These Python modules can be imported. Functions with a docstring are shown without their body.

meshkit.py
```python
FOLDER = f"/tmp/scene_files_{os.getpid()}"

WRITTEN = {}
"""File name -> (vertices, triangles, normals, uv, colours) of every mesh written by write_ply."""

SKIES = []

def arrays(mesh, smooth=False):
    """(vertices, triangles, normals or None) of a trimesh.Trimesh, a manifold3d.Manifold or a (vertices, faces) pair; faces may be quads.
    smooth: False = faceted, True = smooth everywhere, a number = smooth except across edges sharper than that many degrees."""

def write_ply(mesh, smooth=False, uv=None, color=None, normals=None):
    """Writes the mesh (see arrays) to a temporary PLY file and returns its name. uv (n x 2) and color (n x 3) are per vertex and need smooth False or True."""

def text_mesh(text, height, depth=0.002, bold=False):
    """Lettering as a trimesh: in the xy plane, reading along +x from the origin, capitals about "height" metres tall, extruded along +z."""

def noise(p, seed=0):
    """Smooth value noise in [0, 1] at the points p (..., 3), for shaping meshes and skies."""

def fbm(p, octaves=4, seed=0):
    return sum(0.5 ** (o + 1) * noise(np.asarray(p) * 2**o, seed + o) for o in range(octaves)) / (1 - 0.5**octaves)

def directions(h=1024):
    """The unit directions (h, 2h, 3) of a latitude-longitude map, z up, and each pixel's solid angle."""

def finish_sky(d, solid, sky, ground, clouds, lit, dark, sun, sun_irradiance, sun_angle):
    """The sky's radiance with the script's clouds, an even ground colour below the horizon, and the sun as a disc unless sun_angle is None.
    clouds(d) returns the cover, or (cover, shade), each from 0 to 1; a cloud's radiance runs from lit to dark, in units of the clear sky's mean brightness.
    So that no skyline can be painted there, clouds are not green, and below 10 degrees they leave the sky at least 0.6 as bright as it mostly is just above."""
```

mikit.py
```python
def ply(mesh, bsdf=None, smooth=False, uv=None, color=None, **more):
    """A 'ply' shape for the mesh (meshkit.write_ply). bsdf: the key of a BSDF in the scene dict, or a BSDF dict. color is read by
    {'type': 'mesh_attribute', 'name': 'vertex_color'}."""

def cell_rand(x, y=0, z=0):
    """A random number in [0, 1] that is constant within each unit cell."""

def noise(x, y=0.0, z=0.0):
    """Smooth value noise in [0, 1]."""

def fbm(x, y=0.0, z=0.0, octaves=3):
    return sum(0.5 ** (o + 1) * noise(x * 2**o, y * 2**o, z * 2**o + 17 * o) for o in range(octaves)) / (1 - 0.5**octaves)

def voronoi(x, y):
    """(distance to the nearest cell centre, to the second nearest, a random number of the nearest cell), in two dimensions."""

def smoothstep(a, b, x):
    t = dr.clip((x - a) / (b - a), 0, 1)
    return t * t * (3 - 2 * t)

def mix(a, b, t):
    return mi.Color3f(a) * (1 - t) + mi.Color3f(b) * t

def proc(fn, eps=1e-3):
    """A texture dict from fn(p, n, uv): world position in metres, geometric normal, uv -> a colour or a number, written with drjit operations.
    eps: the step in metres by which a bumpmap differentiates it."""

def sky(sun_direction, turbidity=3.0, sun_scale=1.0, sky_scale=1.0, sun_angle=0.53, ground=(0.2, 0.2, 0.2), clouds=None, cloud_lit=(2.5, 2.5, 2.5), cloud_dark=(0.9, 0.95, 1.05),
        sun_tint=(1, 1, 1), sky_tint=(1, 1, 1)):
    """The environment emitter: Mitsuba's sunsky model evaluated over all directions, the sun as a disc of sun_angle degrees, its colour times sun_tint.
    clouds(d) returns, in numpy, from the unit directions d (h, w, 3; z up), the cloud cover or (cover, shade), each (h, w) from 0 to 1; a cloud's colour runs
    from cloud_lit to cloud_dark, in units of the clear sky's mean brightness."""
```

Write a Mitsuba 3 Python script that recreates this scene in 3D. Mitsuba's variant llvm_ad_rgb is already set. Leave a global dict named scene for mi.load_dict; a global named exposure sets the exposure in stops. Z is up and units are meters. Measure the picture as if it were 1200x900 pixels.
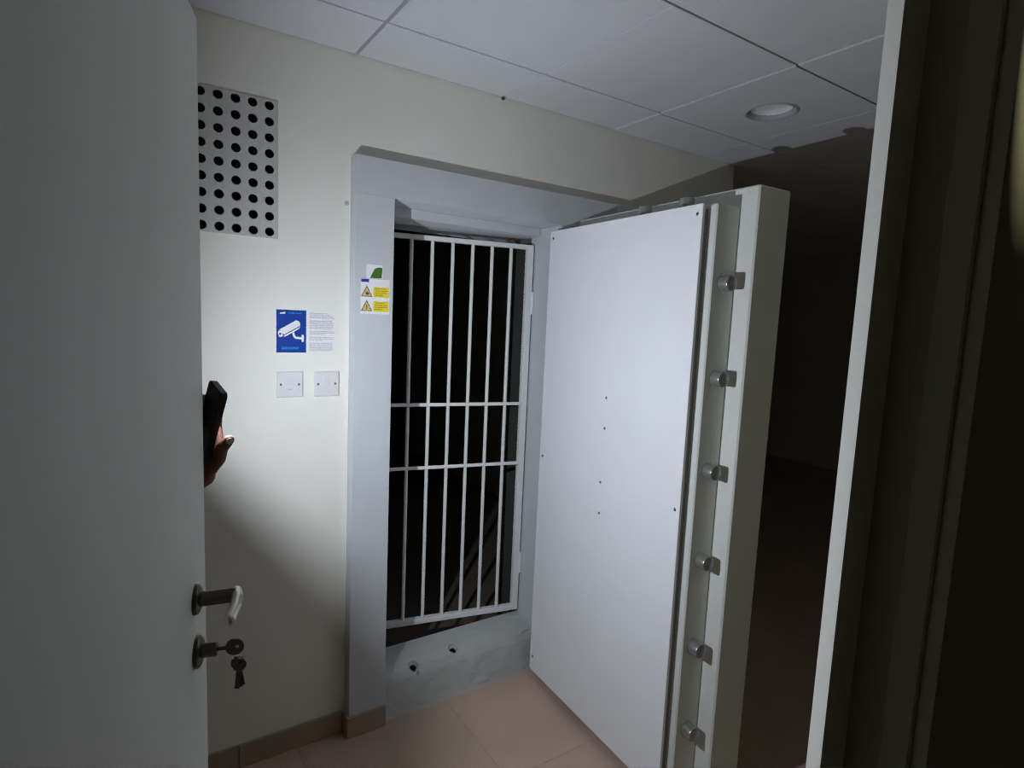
import math, random
import numpy as np, trimesh, mitsuba as mi, mikit, meshkit
import drjit as dr
import manifold3d as m3
from shapely.geometry import Polygon, box as sbox, Point
from shapely import affinity
from shapely.ops import unary_union
T = mi.ScalarTransform4f
random.seed(7); rng = np.random.default_rng(7)
scene, labels = {'type': 'scene'}, {}

# ---------------------------------------------------------------- camera, light, exposure
CAM = np.array([0.0, -2.096, 1.625])
RIGHT = np.array([0.83377, -0.55138, -0.02917]); FWD = np.array([0.5, 0.8, -0.11])      # filled below
YAW, PITCH, ROLL, FOC = -0.58648414, 0.11661876, -0.02523664, 685.44
def _rot():
    cz, sz, cx, sx, cy, sy = math.cos(ROLL), math.sin(ROLL), math.cos(PITCH), math.sin(PITCH), math.cos(YAW), math.sin(YAW)
    Rz = np.array([[cz, -sz, 0], [sz, cz, 0], [0, 0, 1]]); Rx = np.array([[1, 0, 0], [0, cx, -sx], [0, sx, cx]])
    Ry = np.array([[cy, 0, sy], [0, 1, 0], [-sy, 0, cy]])
    return Ry @ Rx @ Rz @ np.array([[1, 0, 0], [0, 0, -1], [0, 1, 0]], float)
ROT = _rot(); RIGHT, DOWN, FWD = ROT
scene['camera'] = {'type': 'perspective', 'fov': math.degrees(2 * math.atan(600 / FOC)), 'fov_axis': 'x', 'near_clip': 0.01, 'far_clip': 100.0,
                   'to_world': T().look_at(origin=CAM.tolist(), target=(CAM + FWD).tolist(), up=(-DOWN).tolist())}
exposure = 0.0
TORCH = 72000.0                                   # radiance of the phone's lamp (its lens is the emitter, built with the phone below)
TORCH_RGB = (0.905, 0.975, 1.08)
ROOM_RGB, ROOM_LAMP = (1.0, 1.0, 0.72), 4.5     # small ceiling spotlight of the outer room

# ---------------------------------------------------------------- materials
def mat(name, d, two=True):
    scene[name] = {'type': 'twosided', 'b': d} if two else d
    return name
def paint(name, rgb, rough=0.55, spec=0.4, bump=0.0, freq=160.0, vary=0.04, **kw):
    rgb = [float(c) for c in rgb]
    if vary:
        tex = mikit.proc(lambda p, n, uv, c=rgb, v=vary: mi.Color3f(*c) * (1 - v + 2 * v * mikit.fbm(p.x * 5, p.y * 5, p.z * 5, 3)))
    else:
        tex = {'type': 'rgb', 'value': rgb}
    d = {'type': 'principled', 'base_color': tex, 'roughness': rough, 'specular': spec, **kw}
    if bump:
        d = {'type': 'bumpmap', 'arbitrary': mikit.proc(lambda p, n, uv, f=freq: mikit.fbm(p.x * f, p.y * f, p.z * f, 2)), 'scale': bump, 'bsdf': d}
    return mat(name, d)
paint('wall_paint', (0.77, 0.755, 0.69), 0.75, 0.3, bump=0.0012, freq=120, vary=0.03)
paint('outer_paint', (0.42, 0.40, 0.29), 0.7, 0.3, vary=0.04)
paint('ceiling_board', (0.66, 0.66, 0.69), 0.9, 0.2, bump=0.0008, freq=260, vary=0.03)
paint('ceiling_metal', (0.42, 0.43, 0.46), 0.6, 0.3, vary=0)
paint('floor_tile', (0.45, 0.335, 0.265), 0.35, 0.4, vary=0.10)
paint('floor_tile_b', (0.47, 0.345, 0.275), 0.35, 0.4, vary=0.10)
paint('grout', (0.44, 0.33, 0.26), 0.9, 0.1, vary=0)
paint('skirting_tile', (0.33, 0.245, 0.185), 0.4, 0.4, vary=0.08)
paint('frame_paint', (0.52, 0.54, 0.56), 0.55, 0.4, bump=0.001, freq=70, vary=0.05)
paint('vault_white', (0.78, 0.79, 0.81), 0.5, 0.45, bump=0.0004, freq=60, vary=0.025)
paint('vault_grey', (0.60, 0.61, 0.58), 0.5, 0.4, vary=0.05)
paint('concrete', (0.43, 0.44, 0.43), 0.85, 0.2, bump=0.0015, freq=90, vary=0.16)
paint('gap_dark', (0.20, 0.20, 0.20), 0.8, 0.2, vary=0)
paint('gate_paint', (0.74, 0.75, 0.73), 0.45, 0.5, vary=0.05)
paint('door_paint', (0.70, 0.73, 0.70), 0.5, 0.4, vary=0.03)
paint('trim_paint', (0.82, 0.81, 0.75), 0.5, 0.4, vary=0.03)
paint('vent_paint', (0.50, 0.49, 0.47), 0.5, 0.4, vary=0.03)
paint('plate_white', (0.65, 0.65, 0.655), 0.35, 0.5, vary=0)
paint('sign_white', (0.76, 0.76, 0.77), 0.4, 0.4, vary=0)
paint('print_grey', (0.46, 0.46, 0.48), 0.5, 0.3, vary=0)
paint('sign_blue', (0.006, 0.045, 0.30), 0.35, 0.4, vary=0)
paint('sign_cyan', (0.02, 0.28, 0.62), 0.35, 0.4, vary=0)
paint('label_navy', (0.03, 0.05, 0.30), 0.35, 0.4, vary=0)
paint('label_yellow', (0.75, 0.60, 0.03), 0.35, 0.4, vary=0)
paint('label_print', (0.30, 0.24, 0.04), 0.5, 0.3, vary=0)
paint('triangle_tan', (0.60, 0.48, 0.18), 0.35, 0.4, vary=0)
paint('ink_dark', (0.06, 0.05, 0.03), 0.5, 0.3, vary=0)
paint('leaf_green', (0.06, 0.16, 0.02), 0.4, 0.4, vary=0.3)
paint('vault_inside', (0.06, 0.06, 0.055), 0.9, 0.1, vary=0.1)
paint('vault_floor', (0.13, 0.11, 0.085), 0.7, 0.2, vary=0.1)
paint('duct_black', (0.012, 0.012, 0.012), 0.9, 0.1, vary=0)
paint('phone_black', (0.012, 0.012, 0.014), 0.4, 0.3, vary=0)
mat('phone_glass', {'type': 'principled', 'base_color': {'type': 'rgb', 'value': [0.004, 0.004, 0.005]}, 'roughness': 0.35, 'specular': 0.2})
paint('skin', (0.14, 0.058, 0.035), 0.5, 0.4, vary=0.06)
mat('nail', {'type': 'principled', 'base_color': {'type': 'rgb', 'value': [0.62, 0.42, 0.36]}, 'roughness': 0.15, 'specular': 0.6, 'clearcoat': 0.8})
paint('shirt', (0.03, 0.035, 0.05), 0.9, 0.1, vary=0.1)
paint('trousers', (0.025, 0.025, 0.03), 0.9, 0.1, vary=0.1)
paint('shoe_leather', (0.02, 0.015, 0.012), 0.5, 0.3, vary=0)
paint('hair', (0.015, 0.012, 0.01), 0.8, 0.2, vary=0.1)
mat('chrome', {'type': 'principled', 'base_color': {'type': 'rgb', 'value': [0.42, 0.42, 0.42]}, 'roughness': 0.28, 'metallic': 0.75})
mat('dark_steel', {'type': 'principled', 'base_color': {'type': 'rgb', 'value': [0.10, 0.10, 0.09]}, 'roughness': 0.35, 'metallic': 0.6})
mat('bronze', {'type': 'principled', 'base_color': {'type': 'rgb', 'value': [0.10, 0.085, 0.06]}, 'roughness': 0.3, 'metallic': 0.7})
mat('satin_nickel', {'type': 'principled', 'base_color': {'type': 'rgb', 'value': [0.62, 0.60, 0.55]}, 'roughness': 0.28, 'metallic': 0.9})
mat('lamp_glass', {'type': 'principled', 'base_color': {'type': 'rgb', 'value': [0.82, 0.84, 0.88]}, 'roughness': 0.3, 'specular': 0.5})

# ---------------------------------------------------------------- mesh helpers
def add(key, mesh, bsdf, smooth=False, **tags):
    parent, sep, last = key.rpartition('__')
    k, i = key, 0
    while k in scene:
        i += 1; k = f'{key}_{i:03d}'
    scene[k] = mikit.ply(mesh, bsdf, smooth=smooth)
    t = {a: b for a, b in tags.items() if b}
    if t: labels[k] = t
    return k
def thing(key, label, category, group=None, kind=None):
    k, i = key, 0
    while k in labels:
        i += 1; k = f'{key}_{i:03d}'
    labels[k] = {'label': label, 'category': category}
    if group: labels[k]['group'] = group
    if kind: labels[k]['kind'] = kind
    return k
def struct(key, label=None):
    labels[key] = {'kind': 'structure', 'label': label} if label else {'kind': 'structure'}
    return key
def box(x0, x1, y0, y1, z0, z1, c=0.0):
    if c <= 0:
        m = trimesh.creation.box([x1 - x0, y1 - y0, z1 - z0]); m.apply_translation([(x0 + x1) / 2, (y0 + y1) / 2, (z0 + z1) / 2]); return m
    pts = []
    for sx in (0, 1):
        for sy in (0, 1):
            for sz in (0, 1):
                X, Y, Z = (x0, x1)[sx], (y0, y1)[sy], (z0, z1)[sz]
                ix, iy, iz = (c, -c)[sx], (c, -c)[sy], (c, -c)[sz]
                pts += [(X + ix, Y + iy, Z), (X + ix, Y, Z + iz), (X, Y + iy, Z + iz)]
    return trimesh.convex.convex_hull(np.array(pts))
def man(mesh):
    return m3.Manifold(m3.Mesh(np.asarray(mesh.vertices, np.float32), np.asarray(mesh.faces, np.uint32)))
def tri(m):
    q = m.to_mesh(); return trimesh.Trimesh(np.array(q.vert_properties[:, :3]), np.array(q.tri_verts), process=False)
def ex(poly, d):
    g = getattr(poly, 'geoms', [poly])
    return trimesh.util.concatenate([trimesh.creation.extrude_polygon(a, d, engine='earcut') for a in g])
def frame4(o, a, b, c):
    M = np.eye(4); M[:3, 0], M[:3, 1], M[:3, 2], M[:3, 3] = a, b, c, o; return M
def wallprint(poly, d, y):                       # polygon in x,z of a wall that faces -y: front at y-d
    m = ex(poly, d); m.apply_transform(frame4([0, y, 0], [1, 0, 0], [0, 0, 1], [0, -1, 0])); return m
def cyl(p0, p1, r, n=24, cap_r=None):
    p0, p1 = np.asarray(p0, float), np.asarray(p1, float); L = np.linalg.norm(p1 - p0)
    c = min(r * 0.15, L * 0.2)
    m = trimesh.creation.revolve(np.array([[0, 0], [r - c, 0], [r, c], [r, L - c], [r - c, L], [0, L]]), sections=n)
    z = (p1 - p0) / L; x = np.cross([0.3, 0.5, 0.81], z); x /= np.linalg.norm(x)
    m.apply_transform(frame4(p0, x, np.cross(z, x), z)); return m
def lathe(profile, o, axis, n=32):
    m = trimesh.creation.revolve(np.array(profile, float), sections=n)
    z = np.asarray(axis, float) / np.linalg.norm(axis); x = np.cross([0.3, 0.5, 0.81], z); x /= np.linalg.norm(x)
    m.apply_transform(frame4(o, x, np.cross(z, x), z)); return m
def sph(p, r, n=10):
    return m3.Manifold.sphere(float(r), n * 2).translate([float(v) for v in p])
def bone(a, ra, b, rb):
    return m3.Manifold.batch_hull([sph(a, ra), sph(b, rb)])
def organic(parts, edge, it=12):
    m = m3.Manifold.batch_boolean(parts, m3.OpType.Add).refine_to_length(edge)
    t = tri(m); t.merge_vertices(); trimesh.smoothing.filter_taubin(t, lamb=0.5, nu=0.52, iterations=it); return t

CEIL = 2.505
# ================================================================ SETTING
# front wall: opening for the vault frame, square hole behind the vent plate
struct('wall_front')
wf = sbox(-1.3, 0, 2.78, CEIL + 0.1).difference(sbox(0.679, -0.01, 1.90, 2.166)).difference(sbox(-0.010, 1.858, 0.428, 2.286))
m = ex(wf, 0.43); m.apply_transform(frame4([0, 0.43, 0], [1, 0, 0], [0, 0, 1], [0, -1, 0]))
add('wall_front__plaster', m, 'wall_paint')
struct('wall_left'); add('wall_left__plaster', box(-1.4, -1.3, -1.86, 0.43, 0, CEIL + 0.1), 'outer_paint')
struct('wall_right'); add('wall_right__plaster', box(7.0, 7.1, -1.86, 5.1, 0, CEIL + 0.1), 'wall_paint')
struct('wall_far'); add('wall_far__plaster', box(2.78, 7.1, 5.0, 5.1, 0, CEIL + 0.1), 'wall_paint')
struct('wall_return'); add('wall_return__plaster', box(2.70, 2.78, 0.431, 5.0, 0, CEIL + 0.1), 'wall_paint')
# partition with the doorway the photograph is taken through
struct('wall_back')
RX = 0.77
wb = sbox(-1.4, 0, 7.1, CEIL + 0.1).difference(sbox(-0.20, -0.01, RX, 2.16))
m = ex(wb, 0.103); m.apply_transform(frame4([0, -1.745, 0], [1, 0, 0], [0, 0, 1], [0, -1, 0]))
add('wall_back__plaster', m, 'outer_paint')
# outer room (where the camera stands)
struct('wall_outer')
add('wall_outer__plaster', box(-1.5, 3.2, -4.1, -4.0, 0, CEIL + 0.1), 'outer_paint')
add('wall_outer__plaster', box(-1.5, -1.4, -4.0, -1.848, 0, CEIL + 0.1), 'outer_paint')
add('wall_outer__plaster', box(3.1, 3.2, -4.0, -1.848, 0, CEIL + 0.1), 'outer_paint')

# floor: tiles 0.45 m with recessed joints
struct('floor')
add('floor__screed', box(-1.5, 7.1, -4.1, 5.0, -0.06, -0.004), 'grout')
TS, JX, JY = 0.60, 1.10, -0.535
def clipbox(x0, x1, y0, y1, X0, X1, Y0, Y1):
    x0, x1, y0, y1 = max(x0, X0), min(x1, X1), max(y0, Y0), min(y1, Y1)
    return (x0, x1, y0, y1) if x1 - x0 > 0.01 and y1 - y0 > 0.01 else None
for i in range(-6, 10):
    for j in range(-6, 10):
        q = clipbox(JX + i * TS + .0004, JX + (i + 1) * TS - .0004, JY + j * TS + .0004, JY + (j + 1) * TS - .0004, -1.3, 7.0, -2.6, 0.0 if JX + i * TS < 2.2 else 5.0)
        if q: add('floor__tile', box(*q, -0.006, 0.0, 0.0006), 'floor_tile' if (i * 3 + j) % 2 else 'floor_tile_b')

# suspended ceiling: boards in 0.6 m modules over a dark grid, joints recessed
struct('ceiling')
add('ceiling__soffit', box(-1.5, 7.1, -4.1, 5.0, CEIL + 0.03, CEIL + 0.12), 'ceiling_metal')
GX, GY = 0.691, -0.282
DL = np.array([2.205, -0.588])                    # downlight
for i in range(-4, 11):
    for j in range(-8, 4):                        # j = 0 is the cut row at the wall
        y1 = 0.0 if j == 0 else GY - (j - 1) * 0.6
        y0 = GY - j * 0.6
        if j < 0: y0, y1 = y0 + 0.0, y0 + 0.6
        if j == 0 and GX + i * .6 > 2.75: y1 = y0 + 0.6
        if j < 0 and GX + i * .6 < 2.1: continue
        gl = 0.006 if i == 0 else 0.0016           # wide joint at the first cross line
        gr = 0.006 if i == -1 else 0.0016
        q = clipbox(GX + i * 0.6 + gl, GX + (i + 1) * 0.6 - gr, y0 + 0.004, y1 - 0.004, -1.3 if j >= 0 else 2.785, 7.0, -1.745, 5.0)
        if not q: continue
        dz = (-0.0035 if i >= 2 else 0.0) + rng.uniform(0, 0.0008)
        if q[0] < DL[0] < q[1] and q[2] < DL[1] < q[3]:
            pol = sbox(q[0], q[2], q[1], q[3]).difference(Point(*DL).buffer(0.088, 24))
            m = ex(pol, 0.018); m.apply_translation([0, 0, CEIL + dz])
            add('ceiling__tile', m, 'ceiling_board', label='ceiling tile with a round downlight in it')
        else:
            add('ceiling__tile', box(*q, CEIL + dz, CEIL + 0.018 + dz, 0.0012), 'ceiling_board')
add('ceiling__tile', box(2.785, 3.0894, 0.002, 0.314, CEIL - .003, CEIL + .015, .0012), 'ceiling_board')
for k in range(3):
    y = GY - k * 0.6
    add('ceiling__grid_bar', box(-1.3, 4.6, y - 0.010, y + 0.010, CEIL + 0.019, CEIL + 0.029), 'ceiling_metal')
add('ceiling__outer_board', box(-1.4, 3.1, -4.0, -1.848, CEIL, CEIL + 0.02), 'ceiling_board')
# dark clip where the third cross line meets the wall
add('ceiling__clip', box(1.284, 1.296, -0.012, 0.0, CEIL - 0.010, CEIL - 0.001, 0.002), 'ink_dark', label='small dark clip at the wall end of a ceiling joint')

# skirting tiles along the front wall and across the frame's foot
struct('baseboard_front')
xs = [-1.3, -0.75, -0.15, 0.30, 0.669]
for a, b in zip(xs, xs[1:]):
    add('baseboard_front__tile', box(a + .001, b - .001, -0.010, 0.0, 0.0, 0.088, 0.002), 'skirting_tile')
add('baseboard_front__tile', box(0.670, 0.826, -0.060, -0.0505, 0.0, 0.085, 0.002), 'skirting_tile')
add('baseboard_front__tile', box(0.670, 0.6785, -0.050, -0.0105, 0.0, 0.085, 0.002), 'skirting_tile')
add('baseboard_front__tile', box(1.901, 2.78, -0.010, 0.0, 0.0, 0.088, 0.002), 'skirting_tile')

# vault behind the opening
struct('wall_vault')
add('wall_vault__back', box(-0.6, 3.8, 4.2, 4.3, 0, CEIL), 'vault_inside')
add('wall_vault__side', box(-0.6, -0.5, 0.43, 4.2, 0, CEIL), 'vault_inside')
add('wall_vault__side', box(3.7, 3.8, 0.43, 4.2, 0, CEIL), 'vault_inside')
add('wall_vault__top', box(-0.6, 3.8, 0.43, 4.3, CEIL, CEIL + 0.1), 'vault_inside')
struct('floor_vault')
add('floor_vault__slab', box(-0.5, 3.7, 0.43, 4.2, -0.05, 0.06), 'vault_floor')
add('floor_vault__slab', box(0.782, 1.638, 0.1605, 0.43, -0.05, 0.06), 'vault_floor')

# ================================================================ VAULT FRAME, SILL
t = thing('vault_door_frame', 'thick grey painted steel frame projecting from the wall around the vault opening', 'door frame')
add(t + '__post', box(0.680, 0.823, -0.050, 0.172, 0.0, 2.0358, 0.0008), 'frame_paint')
add(t + '__post', box(1.582, 1.899, -0.050, 0.172, 0.0, 2.0355, 0.003), 'frame_paint')
add(t + '__head', box(0.680, 1.899, -0.050, 0.428, 2.036, 2.165, 0.0008), 'frame_paint')
add(t + '__stop', box(0.824, 1.581, 0.097, 0.426, 1.998, 2.0355, 0.002), 'frame_paint', label='lower step of the frame head above the gate')
for x0, x1 in ((0.682, 0.780), (1.640, 1.897)):
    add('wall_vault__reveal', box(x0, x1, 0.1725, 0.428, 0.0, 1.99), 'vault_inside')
t = thing('door_sill', 'rough grey concrete ramp filling the foot of the vault opening with small broken pits', 'threshold')
prof = Polygon([(-0.034, 0.0), (-0.030, 0.010), (-0.006, 0.140), (0.010, 0.168), (0.05, 0.185), (0.10, 0.193), (0.160, 0.192), (0.160, 0.0)])
m = trimesh.creation.extrude_polygon(prof, 0.757, engine='earcut'); m.apply_transform(frame4([0.8242, 0, 0], [0, 1, 0], [0, 0, 1], [1, 0, 0]))
mm = man(m).refine_to_length(0.014)
tm = tri(mm); v = np.array(tm.vertices)
up = (v[:, 2] > 0.012) & (v[:, 1] < 0.155) & (v[:, 0] > 0.8255) & (v[:, 0] < 1.5795)
nz = meshkit.fbm(v * 14, 3, 5) - 0.5
v[up, 2] += nz[up] * 0.014; v[up, 1] += np.where(v[up, 1] < 0.02, (meshkit.fbm(v[up] * 20, 3, 9) - 0.5) * 0.012, 0)
mm = man(trimesh.Trimesh(v, tm.faces, process=False))
def pit(x, y, z, rx, ry, rz): return m3.Manifold.sphere(1.0, 18).scale([rx, ry, rz]).translate([x, y, z])
PITS = [(0.972, 0.012, 0.166, 0.016, 0.020, 0.022), (1.168, 0.030, 0.176, 0.017, 0.022, 0.022), (0.985, -0.006, 0.142, 0.008, 0.012, 0.008), (1.04, -0.014, 0.098, 0.007, 0.006, 0.006),
        (1.545, 0.004, 0.166, 0.030, 0.014, 0.010)]
for q in PITS: mm = mm - pit(*q)
for x, y, z in ((0.972, 0.016, 0.172), (1.168, 0.034, 0.180)):   # broken through into the hollow below
    mm = mm - m3.Manifold.sphere(1.0, 20).scale([.023, .022, .026]).translate([x, y, z]) - m3.Manifold.sphere(1.0, 24).scale([.060, .058, .046]).translate([x + .012, y + .034, z - .056])
add(t + '__ramp', tri(mm), 'concrete')

# ================================================================ STEEL GATE (hinged right, ajar into the vault)
GA = math.radians(-12); GP = np.array([1.571, 0.130, 0])
def gate(mesh):                                   # local: x = distance from hinge to the left, y = depth, z
    mesh.apply_transform(frame4(GP, [-math.cos(GA), -math.sin(GA), 0], [math.sin(-GA) * 1.0, math.cos(GA), 0], [0, 0, 1])); return mesh
def gate_box(*a, **k):
    m = gate(box(*a, **k)); m.fix_normals(); return m
t = thing('security_gate', 'white welded bar gate standing ajar inside the vault opening', 'gate')
Z0, Z1 = 0.214, 1.962
add(t + '__stile', gate_box(0.000, 0.030, 0.0, 0.030, Z0, Z1, c=0.002), 'gate_paint')
add(t + '__stile', gate_box(0.705, 0.735, 0.0, 0.030, Z0, Z1, c=0.002), 'gate_paint')
add(t + '__rail', gate_box(0.0305, 0.7045, 0.0, 0.028, Z1 - 0.020, Z1, c=0.002), 'gate_paint')
add(t + '__rail', gate_box(0.0305, 0.7045, 0.0, 0.028, Z0, Z0 + 0.026, c=0.002), 'gate_paint')
for z in (1.233, 0.950):
    add(t + '__rail', gate_box(0.0305, 0.7045, -0.006, 0.000, z - 0.0075, z + 0.0075, c=0.001), 'gate_paint')
for k in range(7):
    s = 0.108 + 0.0905 * k
    m = trimesh.creation.cylinder(0.0080, Z1 - Z0 - 0.048, sections=14); m.apply_translation([s, 0.0095, (Z0 + Z1) / 2 + 0.003])
    m = gate(m); m.fix_normals(); add(t + '__bar', m, 'gate_paint', smooth=40)
for z in (0.45, 1.70):
    m = trimesh.creation.cylinder(0.009, 0.10, sections=14); m.apply_translation([-0.004, 0.006, z]); m = gate(m); m.fix_normals(); add(t + '__hinge', m, 'gate_paint', smooth=40)

# ================================================================ VAULT DOOR, swung open 93 degrees
H = np.array([1.518, -0.062, 0.0]); VD = np.array([-0.05654, -0.99840, 0]); VN = np.array([0.99840, -0.05654, 0])
VM = frame4(H, VD, VN, [0, 0, 1])                 # local: w along the leaf, off through its thickness, z
def vd(mesh): mesh.apply_transform(VM); mesh.fix_normals(); return mesh
t = thing('vault_door', 'huge thick white steel vault door swung open with a row of locking bolts down its edge', 'vault door')
add(t + '__slab', vd(box(0.006, 0.914, 0.140, 0.290, 0.020, 2.060, 0.005)), 'vault_grey', label='thick outer plate of the vault door')
add(t + '__bolt_case', vd(box(0.010, 0.850, 0.036, 0.1395, 0.032, 2.000, 0.004)), 'vault_grey', label='stepped case that carries the locking bolts')
add(t + '__neck', vd(box(0.020, 0.815, 0.0125, 0.0355, 0.045, 1.985)), 'gap_dark', label='dark gap behind the cover plate')
pan = add(t + '__cover_plate', vd(box(0.000, 0.826, 0.0, 0.012, 0.032, 1.998, 0.0015)), 'vault_white', label='smooth white inner cover plate')
for w, z in [(0.806, 1.968), (0.806, 1.034), (0.022, 1.968), (0.022, 1.034), (0.806, 0.10), (0.022, 0.10)]:
    add(pan + '__screw', vd(lathe([[0, .0015], [.004, .0012], [.0055, 0], [0.0055, -.001]], [w, 0, z], [0, -1, 0], 16)), 'dark_steel', smooth=40)
for w, z in [(0.429, 1.347), (0.430, 1.231), (0.425, 1.023), (0.428, 0.903)]:
    add(pan + '__plug', vd(lathe([[0, .001], [.0035, .0008], [.0048, 0], [0.0048, -.001]], [w, 0, z], [0, -1, 0], 12)), 'dark_steel', smooth=40)
BZ = [1.762, 1.465, 1.166, 0.866, 0.566, 0.270]
def bolt(o, axis, L=0.036):
    r = 0.025
    return vd(lathe([[0, L], [r - .004, L], [r - .001, L - .002], [r, L - .005], [r, 0], [r + .003, 0], [r + .003, -.001]], o, axis, 32))
for z in BZ: add(t + '__bolt', bolt([0.850, 0.087, z], [1, 0, 0]), 'chrome', smooth=35)
for w in (0.475, 0.675): add(t + '__bolt', bolt([w, 0.087, 2.000], [0, 0, 1], 0.046), 'chrome', smooth=35)
for z in (0.35, 1.75): add(t + '__hinge', vd(cyl([0.008, 0.262, z - 0.09], [0.008, 0.262, z + 0.09], 0.026)), 'vault_grey', smooth=40)

# ================================================================ ON THE FRONT WALL
t = thing('vent_plate', 'square white wall vent drilled with rows of round holes partly hidden by the room door', 'vent')
pol = sbox(-0.016, 1.854, 0.434, 2.290)
for i in range(9):
    for j in range(9): pol = pol.difference(Point(0.010 + 0.0497 * i + 0.000, 2.272 - 0.0497 * j).buffer(0.0142, 8))
add(t + '__plate', wallprint(pol, 0.006, -0.001), 'vent_paint')
a0, a1, b0, b1 = -0.0095, 0.4275, 1.8585, 2.2855
m = trimesh.util.concatenate([box(a0, a1, 0.20, 0.21, b0, b1), box(a0, a0 + .002, 0.001, .20, b0, b1), box(a1 - .002, a1, 0.001, .20, b0, b1), box(a0, a1, 0.001, .20, b0, b0 + .002), box(a0, a1, 0.001, .20, b1 - .002, b1)])
add(t + '__duct', m, 'duct_black', label='black duct behind the holes')

def strips(rows, x0, z1, pitch, h, seed, wmax):   # rows of small printed words
    r = random.Random(seed); out = []
    for i, fill in enumerate(rows):
        if not fill: continue
        x, end = x0, x0 + wmax * fill
        while x < end - 0.002:
            l = min(r.uniform(0.004, 0.012), end - x); out.append(sbox(x, z1 - i * pitch - h, x + l, z1 - i * pitch)); x += l + 0.0016
    return unary_union(out)
SX, SZ = 0.428, 1.623                              # sign's upper left corner
t = thing('camera_notice', 'blue and white CCTV notice with a camera picture above the first wall plate', 'sign')
add(t + '__board', wallprint(sbox(SX, SZ - 0.148, SX + 0.204, SZ + 0.0), 0.0015, 0.0), 'sign_white')
add(t + '__blue_panel', wallprint(sbox(SX + .001, SZ - 0.1465, SX + 0.099, SZ - 0.001), 0.0008, -0.0015), 'sign_blue', label='blue panel with a white camera')
def cam_xy(pts): return Polygon([(SX + 0.098 * a, SZ - 0.146 * b) for a, b in pts])
body = cam_xy([(.10, .47), (.66, .245), (.75, .26), (.80, .31), (.80, .37), (.26, .585), (.22, .56)])
front = cam_xy([(.07, .50), (.18, .50), (.22, .60), (.19, .64), (.10, .64), (.06, .56)])
under = cam_xy([(.25, .61), (.80, .395), (.77, .44), (.28, .64)])
arm = cam_xy([(.53, .545), (.60, .52), (.63, .60), (.67, .63), (.85, .635), (.85, .58), (.93, .58), (.93, .745), (.85, .745), (.85, .69), (.64, .68), (.57, .635)])
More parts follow.
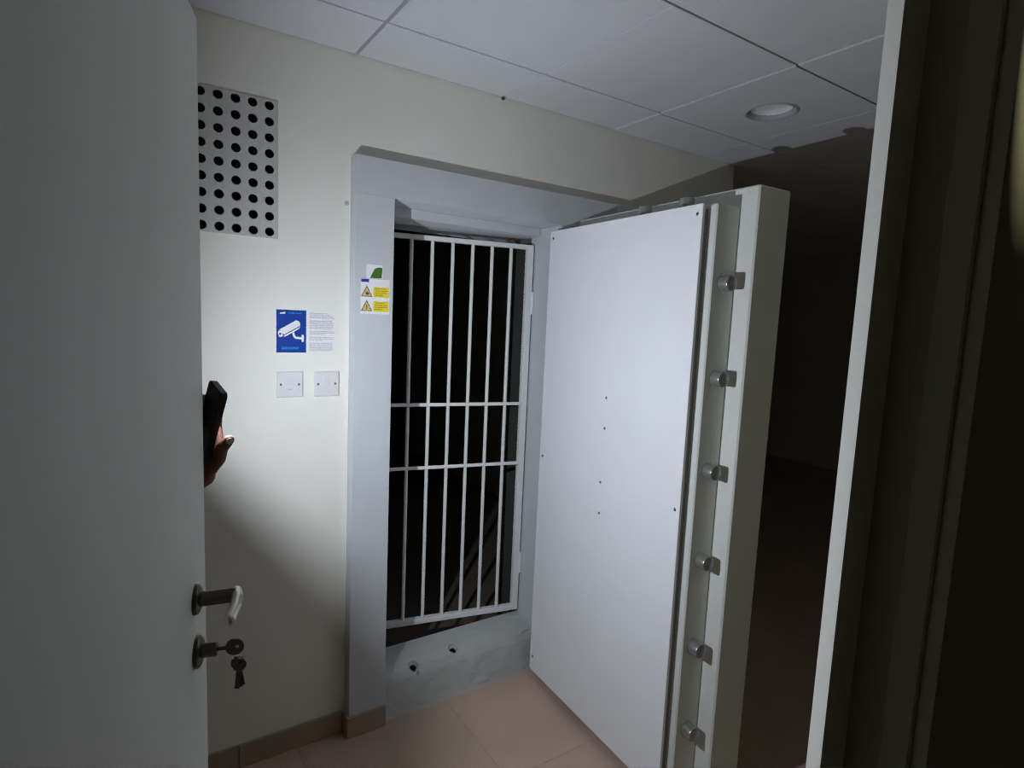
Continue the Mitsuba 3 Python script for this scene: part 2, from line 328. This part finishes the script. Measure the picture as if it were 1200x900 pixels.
add(t + '__camera_picture', wallprint(unary_union([body, under, arm, front.difference(front.centroid.buffer(0.0035))]), 0.0006, -0.0023), 'sign_white', label='white security camera picture')
for q in (strips([.6, .55], SX + .018, SZ - .1275, .005, .003, 3, .10), strips([.55], SX + .04, SZ - .010, .005, .003, 4, .08)):
    add(t + '__blue_print', wallprint(q, 0.0005, -0.0023), 'sign_cyan', label='light blue small print', kind='stuff')
add(t + '__emblem', wallprint(cam_xy([(.12, .075), (.30, .06), (.30, .10), (.12, .105)]), 0.0005, -0.0023), 'sign_white')
rows = [.7, .8, .95, 1, .0, .9, .95, .95, .95, .95, .9, 0, .95, 1, .6, 0, .85, .95, .5, 0, .9, .9, .9, .95, .95, .9]
add(t + '__text', wallprint(strips(rows, SX + .110, SZ - .008, .0052, .0030, 5, .088), 0.0005, -0.0015), 'print_grey', label='block of small grey print')

def wall_plate(x0, z0, label, rocker):
    t = thing('wall_plate', label, 'wall plate')
    add(t + '__plate', box(x0, x0 + 0.087, -0.011, 0.0, z0, z0 + 0.090, 0.003), 'plate_white')
    for sx in (0.0135, 0.0735):
        add(t + '__screw', lathe([[0, .0012], [.0028, .001], [.0036, 0], [.0036, -.001]], [x0 + sx, -0.011, z0 + 0.045], [0, -1, 0], 14), 'dark_steel', smooth=40)
    if rocker:
        add(t + '__rocker', box(x0 + .030, x0 + .052, -0.0145, -0.011, z0 + .036, z0 + .070, 0.0015), 'plate_white', label='white rocker switch')
    else:
        add(t + '__socket', box(x0 + .033, x0 + .054, -0.0135, -0.011, z0 + .022, z0 + .040, 0.001), 'plate_white', label='small outlet')
        add(t + '__slot', box(x0 + .0375, x0 + .0495, -0.0139, -0.0135, z0 + .0262, z0 + .0300), 'print_grey')
wall_plate(0.428, 1.322, 'white square outlet plate directly under the blue camera notice', False)
wall_plate(0.5535, 1.321, 'white square switch plate on the wall nearest the vault frame', True)
t = add('wall_plug', lathe([[0, .004], [.006, .003], [.008, 0], [.008, -.002], [0, -.002]], [0.664, -0.0005, 2.003], [0, -1, 0], 12), 'print_grey', smooth=40, label='small dark wall plug left of the vault frame', category='wall plug')

# labels on the left post of the frame
FY = -0.050
t = thing('warning_label', 'white warning label with two triangles and yellow text blocks on the frame post', 'label')
LX, LZ = 0.702, 1.743
add(t + '__sheet', wallprint(sbox(LX, LZ - 0.123, LX + 0.107, LZ + 0.001), 0.0008, FY), 'sign_white')
add(t + '__blue_tab', wallprint(sbox(LX + .001, LZ - .011, LX + .030, LZ), 0.0004, FY - .0008), 'label_navy', label='dark blue tab')
for k, z in enumerate((LZ - .025, LZ - .076)):
    tr = Polygon([(LX + .003, z - .036), (LX + .041, z - .036), (LX + .022, z)])
    tri_key = add(t + '__warning_triangle', wallprint(tr, 0.0004, FY - .0008), 'triangle_tan')
    c = tr.centroid
    sym = unary_union([Point(c.x, c.y - .006).buffer(.0024), sbox(c.x - .0016, c.y - .002, c.x + .0016, c.y + .009)]) if k else unary_union([c.buffer(.004), Polygon([(c.x - .006, c.y - .006), (c.x + .007, c.y - .007), (c.x + .008, c.y + .001)])])
    add(tri_key + '__symbol', wallprint(unary_union([sym, tr.exterior.buffer(.0012)]), 0.0003, FY - .0012), 'ink_dark')
    yb = add(t + '__yellow_block', wallprint(sbox(LX + .047, z - .038, LX + .105, z - .001).buffer(-.003).buffer(.003), 0.0004, FY - .0008), 'label_yellow')
    add(yb + '__text', wallprint(strips([.8, .95, .9, .6], LX + .053, z - .006, .0075, .0028, 11 + k, .048), 0.0003, FY - .0012), 'label_print')
t = thing('green_sticker', 'small white sticker with a green leaf above the warning label', 'sticker')
add(t + '__sheet', wallprint(sbox(0.722, 1.7465, 0.782, 1.795), 0.0006, FY), 'sign_white')
add(t + '__leaf', wallprint(Polygon([(.735, 1.7475), (.778, 1.7475), (.781, 1.785), (.768, 1.787), (.752, 1.781), (.745, 1.768)]), 0.0004, FY - .0006), 'leaf_green', label='green leaf picture')

# ================================================================ DOWNLIGHT
t = thing('ceiling_downlight', 'round recessed downlight set in the ceiling above the open vault door, switched off', 'downlight')
o = [DL[0], DL[1], CEIL - 0.0035]
add(t + '__rim', lathe([[.104, .0025], [.104, -.001], [.097, -.006], [.090, -.003], [.086, .004], [.080, .03], [.078, .03], [.086, .0028]], o, [0, 0, 1], 48), 'ceiling_metal', smooth=40)
add(t + '__reflector', lathe([[.0795, .012], [.070, .026], [.058, .0305], [0, .0325], [0, .0335], [.0795, .0325]], o, [0, 0, 1], 40), 'lamp_glass', smooth=60)

# ================================================================ ROOM DOOR at the left, handle, lock, keys
DF = np.array([0.114, -0.930, 0]); DE = np.array([-0.2821, -0.9594, 0]); DM = np.array([0.9594, -0.2821, 0])
DMX = frame4(DF, DE, DM, [0, 0, 1])               # local: along from free edge to hinge, outward normal of the face, z
def rd(mesh): mesh.apply_transform(DMX); mesh.fix_normals(); return mesh
struct('door_1', 'pale grey room door standing open at the left')
add('door_1__leaf', rd(box(0.0, 0.86, -0.044, 0.0, 0.008, 2.100, 0.002)), 'door_paint')
h = add('door_1__handle', rd(trimesh.util.concatenate([lathe([[0, .009], [.020, .009], [.025, .006], [.026, 0]], [.088, 0, 1.125], [0, 1, 0], 28),
     cyl([.088, .006, 1.125], [.088, .066, 1.128], .0125)])), 'bronze', smooth=40, label='lever handle on a round rose')
pts = [(.082, .064, 1.130), (.105, .069, 1.129), (.135, .070, 1.127), (.172, .067, 1.125)]
lev = m3.Manifold.batch_boolean([bone(a, .0098, b, .0092) for a, b in zip(pts, pts[1:])], m3.OpType.Add)
add(h + '__lever', rd(tri(lev)), 'satin_nickel', smooth=50, label='shiny lever')
k = add('door_1__lock', rd(trimesh.util.concatenate([lathe([[0, .010], [.022, .010], [.027, .006], [.028, 0]], [.088, 0, 1.030], [0, 1, 0], 28), cyl([.088, .008, 1.032], [.088, .034, 1.032], .0125)])), 'bronze', smooth=40, label='round lock rose')
t = thing('door_key', 'key left in the lock of the pale grey room door', 'key')
kb = affinity.scale(Point(0, 0).buffer(.015), 1, 1.0).difference(Point(0.004, 0).buffer(.003))
kp = unary_union([kb, sbox(-.040, -.0035, -.010, .0035)])
m = ex(kp, .0036); m.apply_transform(frame4([.0862, .0615, 1.032], [0, 1, 0], [0, 0, 1], [1, 0, 0])); m = rd(m); add(t + '__blade', m, 'bronze')
t = thing('key_bunch', 'dark keys on a ring hanging below the lock of the room door', 'keys')
rg = trimesh.creation.torus(.012, .0012, major_sections=24, minor_sections=8); rg.apply_transform(frame4([.088, .0655, 1.019], [0, .6, .8], [.0, -.8, .6], [1, 0, 0])); add(t + '__ring', rd(rg), 'satin_nickel', smooth=True)
for k2, (dx, dy, a) in enumerate([(0.0, 0.0, .06), (0.004, .004, -.10), (-.004, -.003, .18)]):
    kp2 = unary_union([affinity.translate(Point(0, 0).buffer(.0115), 0, -.012).difference(Point(0, -.006).buffer(.003)), sbox(-.004, -.056, .004, -.022)])
    kp2 = affinity.rotate(kp2, math.degrees(a), origin=(0, 0))
    m = ex(kp2, .0024); m.apply_transform(frame4([.088 + dx, .0665 + dy, 1.012], [0, 1, 0], [0, 0, 1], [1, 0, 0])); add(t + '__key', rd(m), 'bronze')

# ================================================================ DOORWAY TRIM at the right
struct('trim_1', 'door frame at the right edge of the doorway')
m = ex(Polygon([(.711, -1.759), (.7315, -1.7315), (.771, -1.7315), (.771, -1.759)]), 2.30)
add('trim_1__stop', m, 'trim_paint', label='thin pale door stop')
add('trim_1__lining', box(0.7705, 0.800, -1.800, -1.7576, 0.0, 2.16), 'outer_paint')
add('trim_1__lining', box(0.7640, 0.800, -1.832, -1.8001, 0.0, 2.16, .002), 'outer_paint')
pm = box(0.709, 0.716, -1.7585, -1.7555, 0.955, 1.062, 0.0006)
add('trim_1__strike_plate', pm, 'dark_steel', label='dark strike plate')

# ================================================================ PERSON behind the room door, phone lamp held out past its edge
def pix(u, v, y):
    d = ROT.T @ np.array([(u - 600) / FOC, (v - 450) / FOC, 1.0]); return CAM + d * (y - CAM[1]) / d[1]
PW = np.array([.16, -.95, -.27]); PW /= np.linalg.norm(PW)
PU = np.array([.18, -.12, .96]); PU -= PW * (PU @ PW); PU /= np.linalg.norm(PU)
PN = np.cross(PW, PU); PN = PN if PN[0] > 0 else -PN
TOPC = pix(257.5, 454, -0.845)
PC = TOPC - PU * 0.073
def ph(w, u, n): return PC + PW * w + PU * u + PN * n
PMX = frame4(PC, PW, PU, PN)
def pm_(mesh): mesh.apply_transform(PMX); mesh.fix_normals(); return mesh
t = thing('mobile_phone', 'black phone held upright past the edge of the room door, its lamp shining', 'phone')
rr = sbox(-.0385, -.0745, .0385, .0745).buffer(-.010).buffer(.010, 8)
m = ex(rr, .0118); m.apply_translation([0, 0, -.0079]); add(t + '__case', pm_(m), 'phone_black')
m = ex(rr.buffer(-.0025), .0006); m.apply_translation([0, 0, -.0086]); add(t + '__screen', pm_(m), 'phone_glass')
cb = t + '__camera_bump'
m = ex(sbox(-.030, .034, .004, .068).buffer(-.007).buffer(.007), .0016); m.apply_translation([0, 0, .0039]); add(cb, pm_(m), 'phone_black')
for w_, u_ in ((-.004, .059), (-.004, .043)):
    add(cb + '__lens', pm_(lathe([[0, .0012], [.0055, .0012], [.0065, 0], [.0065, -.0005]], [w_, u_, .0055], [0, 0, 1], 20)), 'phone_glass', smooth=40)
m = lathe([[0, .0004], [.0042, .0004]], [-.025, .0515, .0058], [0, 0, 1], 20)
m = pm_(m)
if (m.face_normals @ PN).mean() < 0: m.invert()
scene[t + '__lamp'] = {**mikit.ply(m, 'lamp_glass'), 'emitter': {'type': 'area', 'radiance': {'type': 'rgb', 'value': [TORCH * c for c in TORCH_RGB]}}}
labels[t + '__lamp'] = {'label': 'lit lamp of the phone'}

# hand: palm on the phone's back, thumb along the near edge, four fingers round the far edge
def chain(pts, rad): return [bone(pts[i], rad[i], pts[i + 1], rad[i + 1]) for i in range(len(pts) - 1)]
hand = []
us = [.0255, .006, -.013, -.031]
mcp = []
for i, u0 in enumerate(us):
    L = [0.97, 1.06, 1.0, .82][i]; r = [.0092, .0094, .0090, .0080][i]
    P = [ph(-.014 + .008 * i, u0 - .010, .0145), ph(-.030, u0 + .001, .0170), ph(-.049, u0 + .003, .008), ph(-.0495, u0 + .001, -.012), ph(-.049 + .026 * L, u0 - .001, -.0175)]
    mcp.append(P[0]); hand += chain(P, [r * 1.0, r * 1.04, r, r * .95, r * .85])
wrist = ph(.000, -.118, .012)
for q in mcp: hand.append(m3.Manifold.batch_hull([sph(q, .0085), sph(ph(.014, -.070, .016), .0135), sph(wrist, .019)]))
TH = [ph(.018, -.084, .018), ph(.040, -.060, .018), ph(.0500, -.034, .014), ph(.0505, -.015, .0225)]
hand += chain(TH, [.016, .0130, .0115, .0100])
hand.append(m3.Manifold.batch_hull([sph(TH[0], .016), sph(TH[1], .0125), sph(mcp[1], .0085), sph(wrist, .019)]))
# arm and body
elbow = np.array([-0.22, -0.83, 1.13]); shR = np.array([-0.46, -0.86, 1.40])
hand += [bone(wrist, .024, wrist * .7 + elbow * .3, .031), bone(wrist * .7 + elbow * .3, .034, elbow, .042), bone(elbow, .045, shR, .055)]
handm = organic(hand, 0.0045, 10)
shL = np.array([-0.50, -0.46, 1.40]); ctr = (shR + shL) / 2
elL, wrL = np.array([-0.50, -0.40, 1.10]), np.array([-0.42, -0.42, 0.86])
neck, head = ctr + [0.0, 0, .09], ctr + [.03, 0, .215]
hipR, hipL = ctr + [0, -.10, -.50], ctr + [0, .10, -.50]
B = [m3.Manifold.batch_hull([sph(shR, .06), sph(shL, .06), sph(ctr + [.03, 0, -.12], .12), sph(ctr + [-.02, 0, -.05], .11)]),
     m3.Manifold.batch_hull([sph(ctr + [.03, .06, -.12], .10), sph(ctr + [.03, -.06, -.12], .10), sph(ctr + [0, .05, -.34], .10), sph(ctr + [0, -.05, -.34], .10)]),
     m3.Manifold.batch_hull([sph(ctr + [0, .05, -.34], .10), sph(ctr + [0, -.05, -.34], .10), sph(hipR, .105), sph(hipL, .105)]),
     bone(ctr, .065, neck, .056), bone(neck, .055, head + [0, 0, -.04], .055), bone(elbow, .043, shR, .056),
     m3.Manifold.batch_hull([sph(head + [-.01, 0, .035], .082), sph(head + [.02, 0, .02], .076), sph(head + [.045, 0, -.07], .034), sph(head + [.02, 0, -.06], .05)]),
     bone(head + [.088, 0, .02], .010, head + [.105, 0, -.015], .013), bone(head + [0, .083, .0], .016, head + [-.005, .083, -.025], .012), bone(head + [0, -.083, .0], .016, head + [-.005, -.083, -.025], .012)]
B += chain([shL, elL, wrL], [.055, .042, .028]) + [m3.Manifold.batch_hull([sph(wrL, .026), sph(wrL + [.02, 0, -.08], .022), sph(wrL + [.0, .03, -.07], .018)])]
for k_ in range(4): B += chain([wrL + [-.012 + .016 * k_, .012, -.085], wrL + [-.005 + .016 * k_, .008, -.125], wrL + [.0 + .014 * k_, -.006, -.155]], [.010, .009, .007])
B += chain([wrL + [.03, -.01, -.03], wrL + [.05, -.02, -.07], wrL + [.055, -.02, -.10]], [.013, .011, .008])
knees = []
for hp, sy in ((hipR, -1), (hipL, 1)):
    kn = hp + [.02, sy * .01, -.42]; an = np.array([hp[0] - .02, hp[1] + sy * .02, .075])
    B += chain([hp, kn, an], [.095, .060, .042]) + [m3.Manifold.batch_hull([sph(an + [-.02, 0, -.03], .042), sph(an + [.07, 0, -.045], .030), sph(an + [.15, 0, -.05], .026)])]
    knees.append((hp, kn, an))
bodym = organic(B, 0.02, 8)
t = thing('person', 'person behind the pale room door, only the hand gripping a phone shows past its edge', 'person')
whole = tri(man(organic(hand, 0.0045, 10)) + man(bodym)) if man(bodym).volume() > 0 else trimesh.util.concatenate([handm, bodym])
add(t + '__body', whole, 'skin', smooth=60)
# thumb nail
n0 = TH[3] * .65 + TH[2] * .35; tdir = (TH[3] - TH[2]) / np.linalg.norm(TH[3] - TH[2]); nrm = PW - tdir * (PW @ tdir) ; nrm = nrm + PU * .6; nrm -= tdir * (nrm @ tdir); nrm /= np.linalg.norm(nrm)
nm = trimesh.creation.icosphere(3, 1.0); nm.apply_scale([.0058, .0070, .0022]); nm.apply_transform(frame4(TH[3] + nrm * .0088 + tdir * .001, np.cross(tdir, nrm), tdir, nrm))
add(t + '__thumb_nail', nm, 'nail', smooth=True)
sl = organic([bone(wrist * .62 + elbow * .38, .040, elbow, .049), bone(elbow, .050, shR, .064), m3.Manifold.batch_hull([sph(shR, .066), sph(shL, .066), sph(ctr + [.03, 0, -.12], .127), sph(ctr + [-.02, 0, -.05], .117)]),
     m3.Manifold.batch_hull([sph(ctr + [.03, .06, -.12], .107), sph(ctr + [.03, -.06, -.12], .107), sph(ctr + [0, .05, -.50], .120), sph(ctr + [0, -.05, -.50], .120)])] + chain([shL, elL, elL * .2 + wrL * .8], [.063, .050, .036]), 0.02, 6)
add(t + '__shirt', sl, 'shirt', smooth=60)
tr_ = []
for hp, kn, an in knees: tr_ += chain([hp + [0, 0, -.02], kn, an + [0, 0, .02]], [.103, .070, .058])
add(t + '__trousers', organic(tr_ + [bone(hipR + [0, 0, -.03], .112, hipL + [0, 0, -.03], .112)], 0.02, 6), 'trousers', smooth=60)
for hp, kn, an in knees:
    add(t + '__shoe', tri(m3.Manifold.batch_hull([sph(an + [-.025, 0, -.028], .047), sph(an + [.07, 0, -.040], .035), sph(an + [.155, 0, -.044], .031)])), 'shoe_leather', smooth=60)
hb = m3.Manifold.batch_hull([sph(head + [-.018, 0, .045], .088), sph(head + [.012, 0, .050], .078), sph(head + [-.03, 0, -.01], .075)]) - m3.Manifold.cube([.2, .4, .2], True).translate([float(head[0] + .155), float(head[1]), float(head[2] - .02)])
add(t + '__hair', tri(hb), 'hair', smooth=60)

# ================================================================ small spotlight in the outer room's ceiling
t = thing('ceiling_spotlight', 'small round eyeball spotlight in the outer room ceiling, aimed at the wall by the doorway', 'ceiling light')
SP, AIM = np.array([0.885, -2.00, CEIL - 0.02]), np.array([0.862, -1.848, 2.10])
ax = (AIM - SP) / np.linalg.norm(AIM - SP)
add(t + '__rim', lathe([[.045, .02], [.045, .012], [.036, .006], [.034, .02]], SP, [0, 0, 1], 28), 'satin_nickel', smooth=40)
add(t + '__eyeball', lathe([[.018, .0], [.028, -.004], [.031, -.018], [.020, -.030], [.0, -.034], [0, -.030], [.017, -.026]], SP + ax * .012, ax, 28), 'satin_nickel', smooth=40)
scene[t + '_beam'] = {'type': 'spot', 'to_world': T().look_at(origin=(SP + ax * .013).tolist(), target=AIM.tolist(), up=[1, 0, 0]), 'cutoff_angle': 10.5, 'beam_width': 7.0,
                      'intensity': {'type': 'rgb', 'value': [ROOM_LAMP * c for c in ROOM_RGB]}}
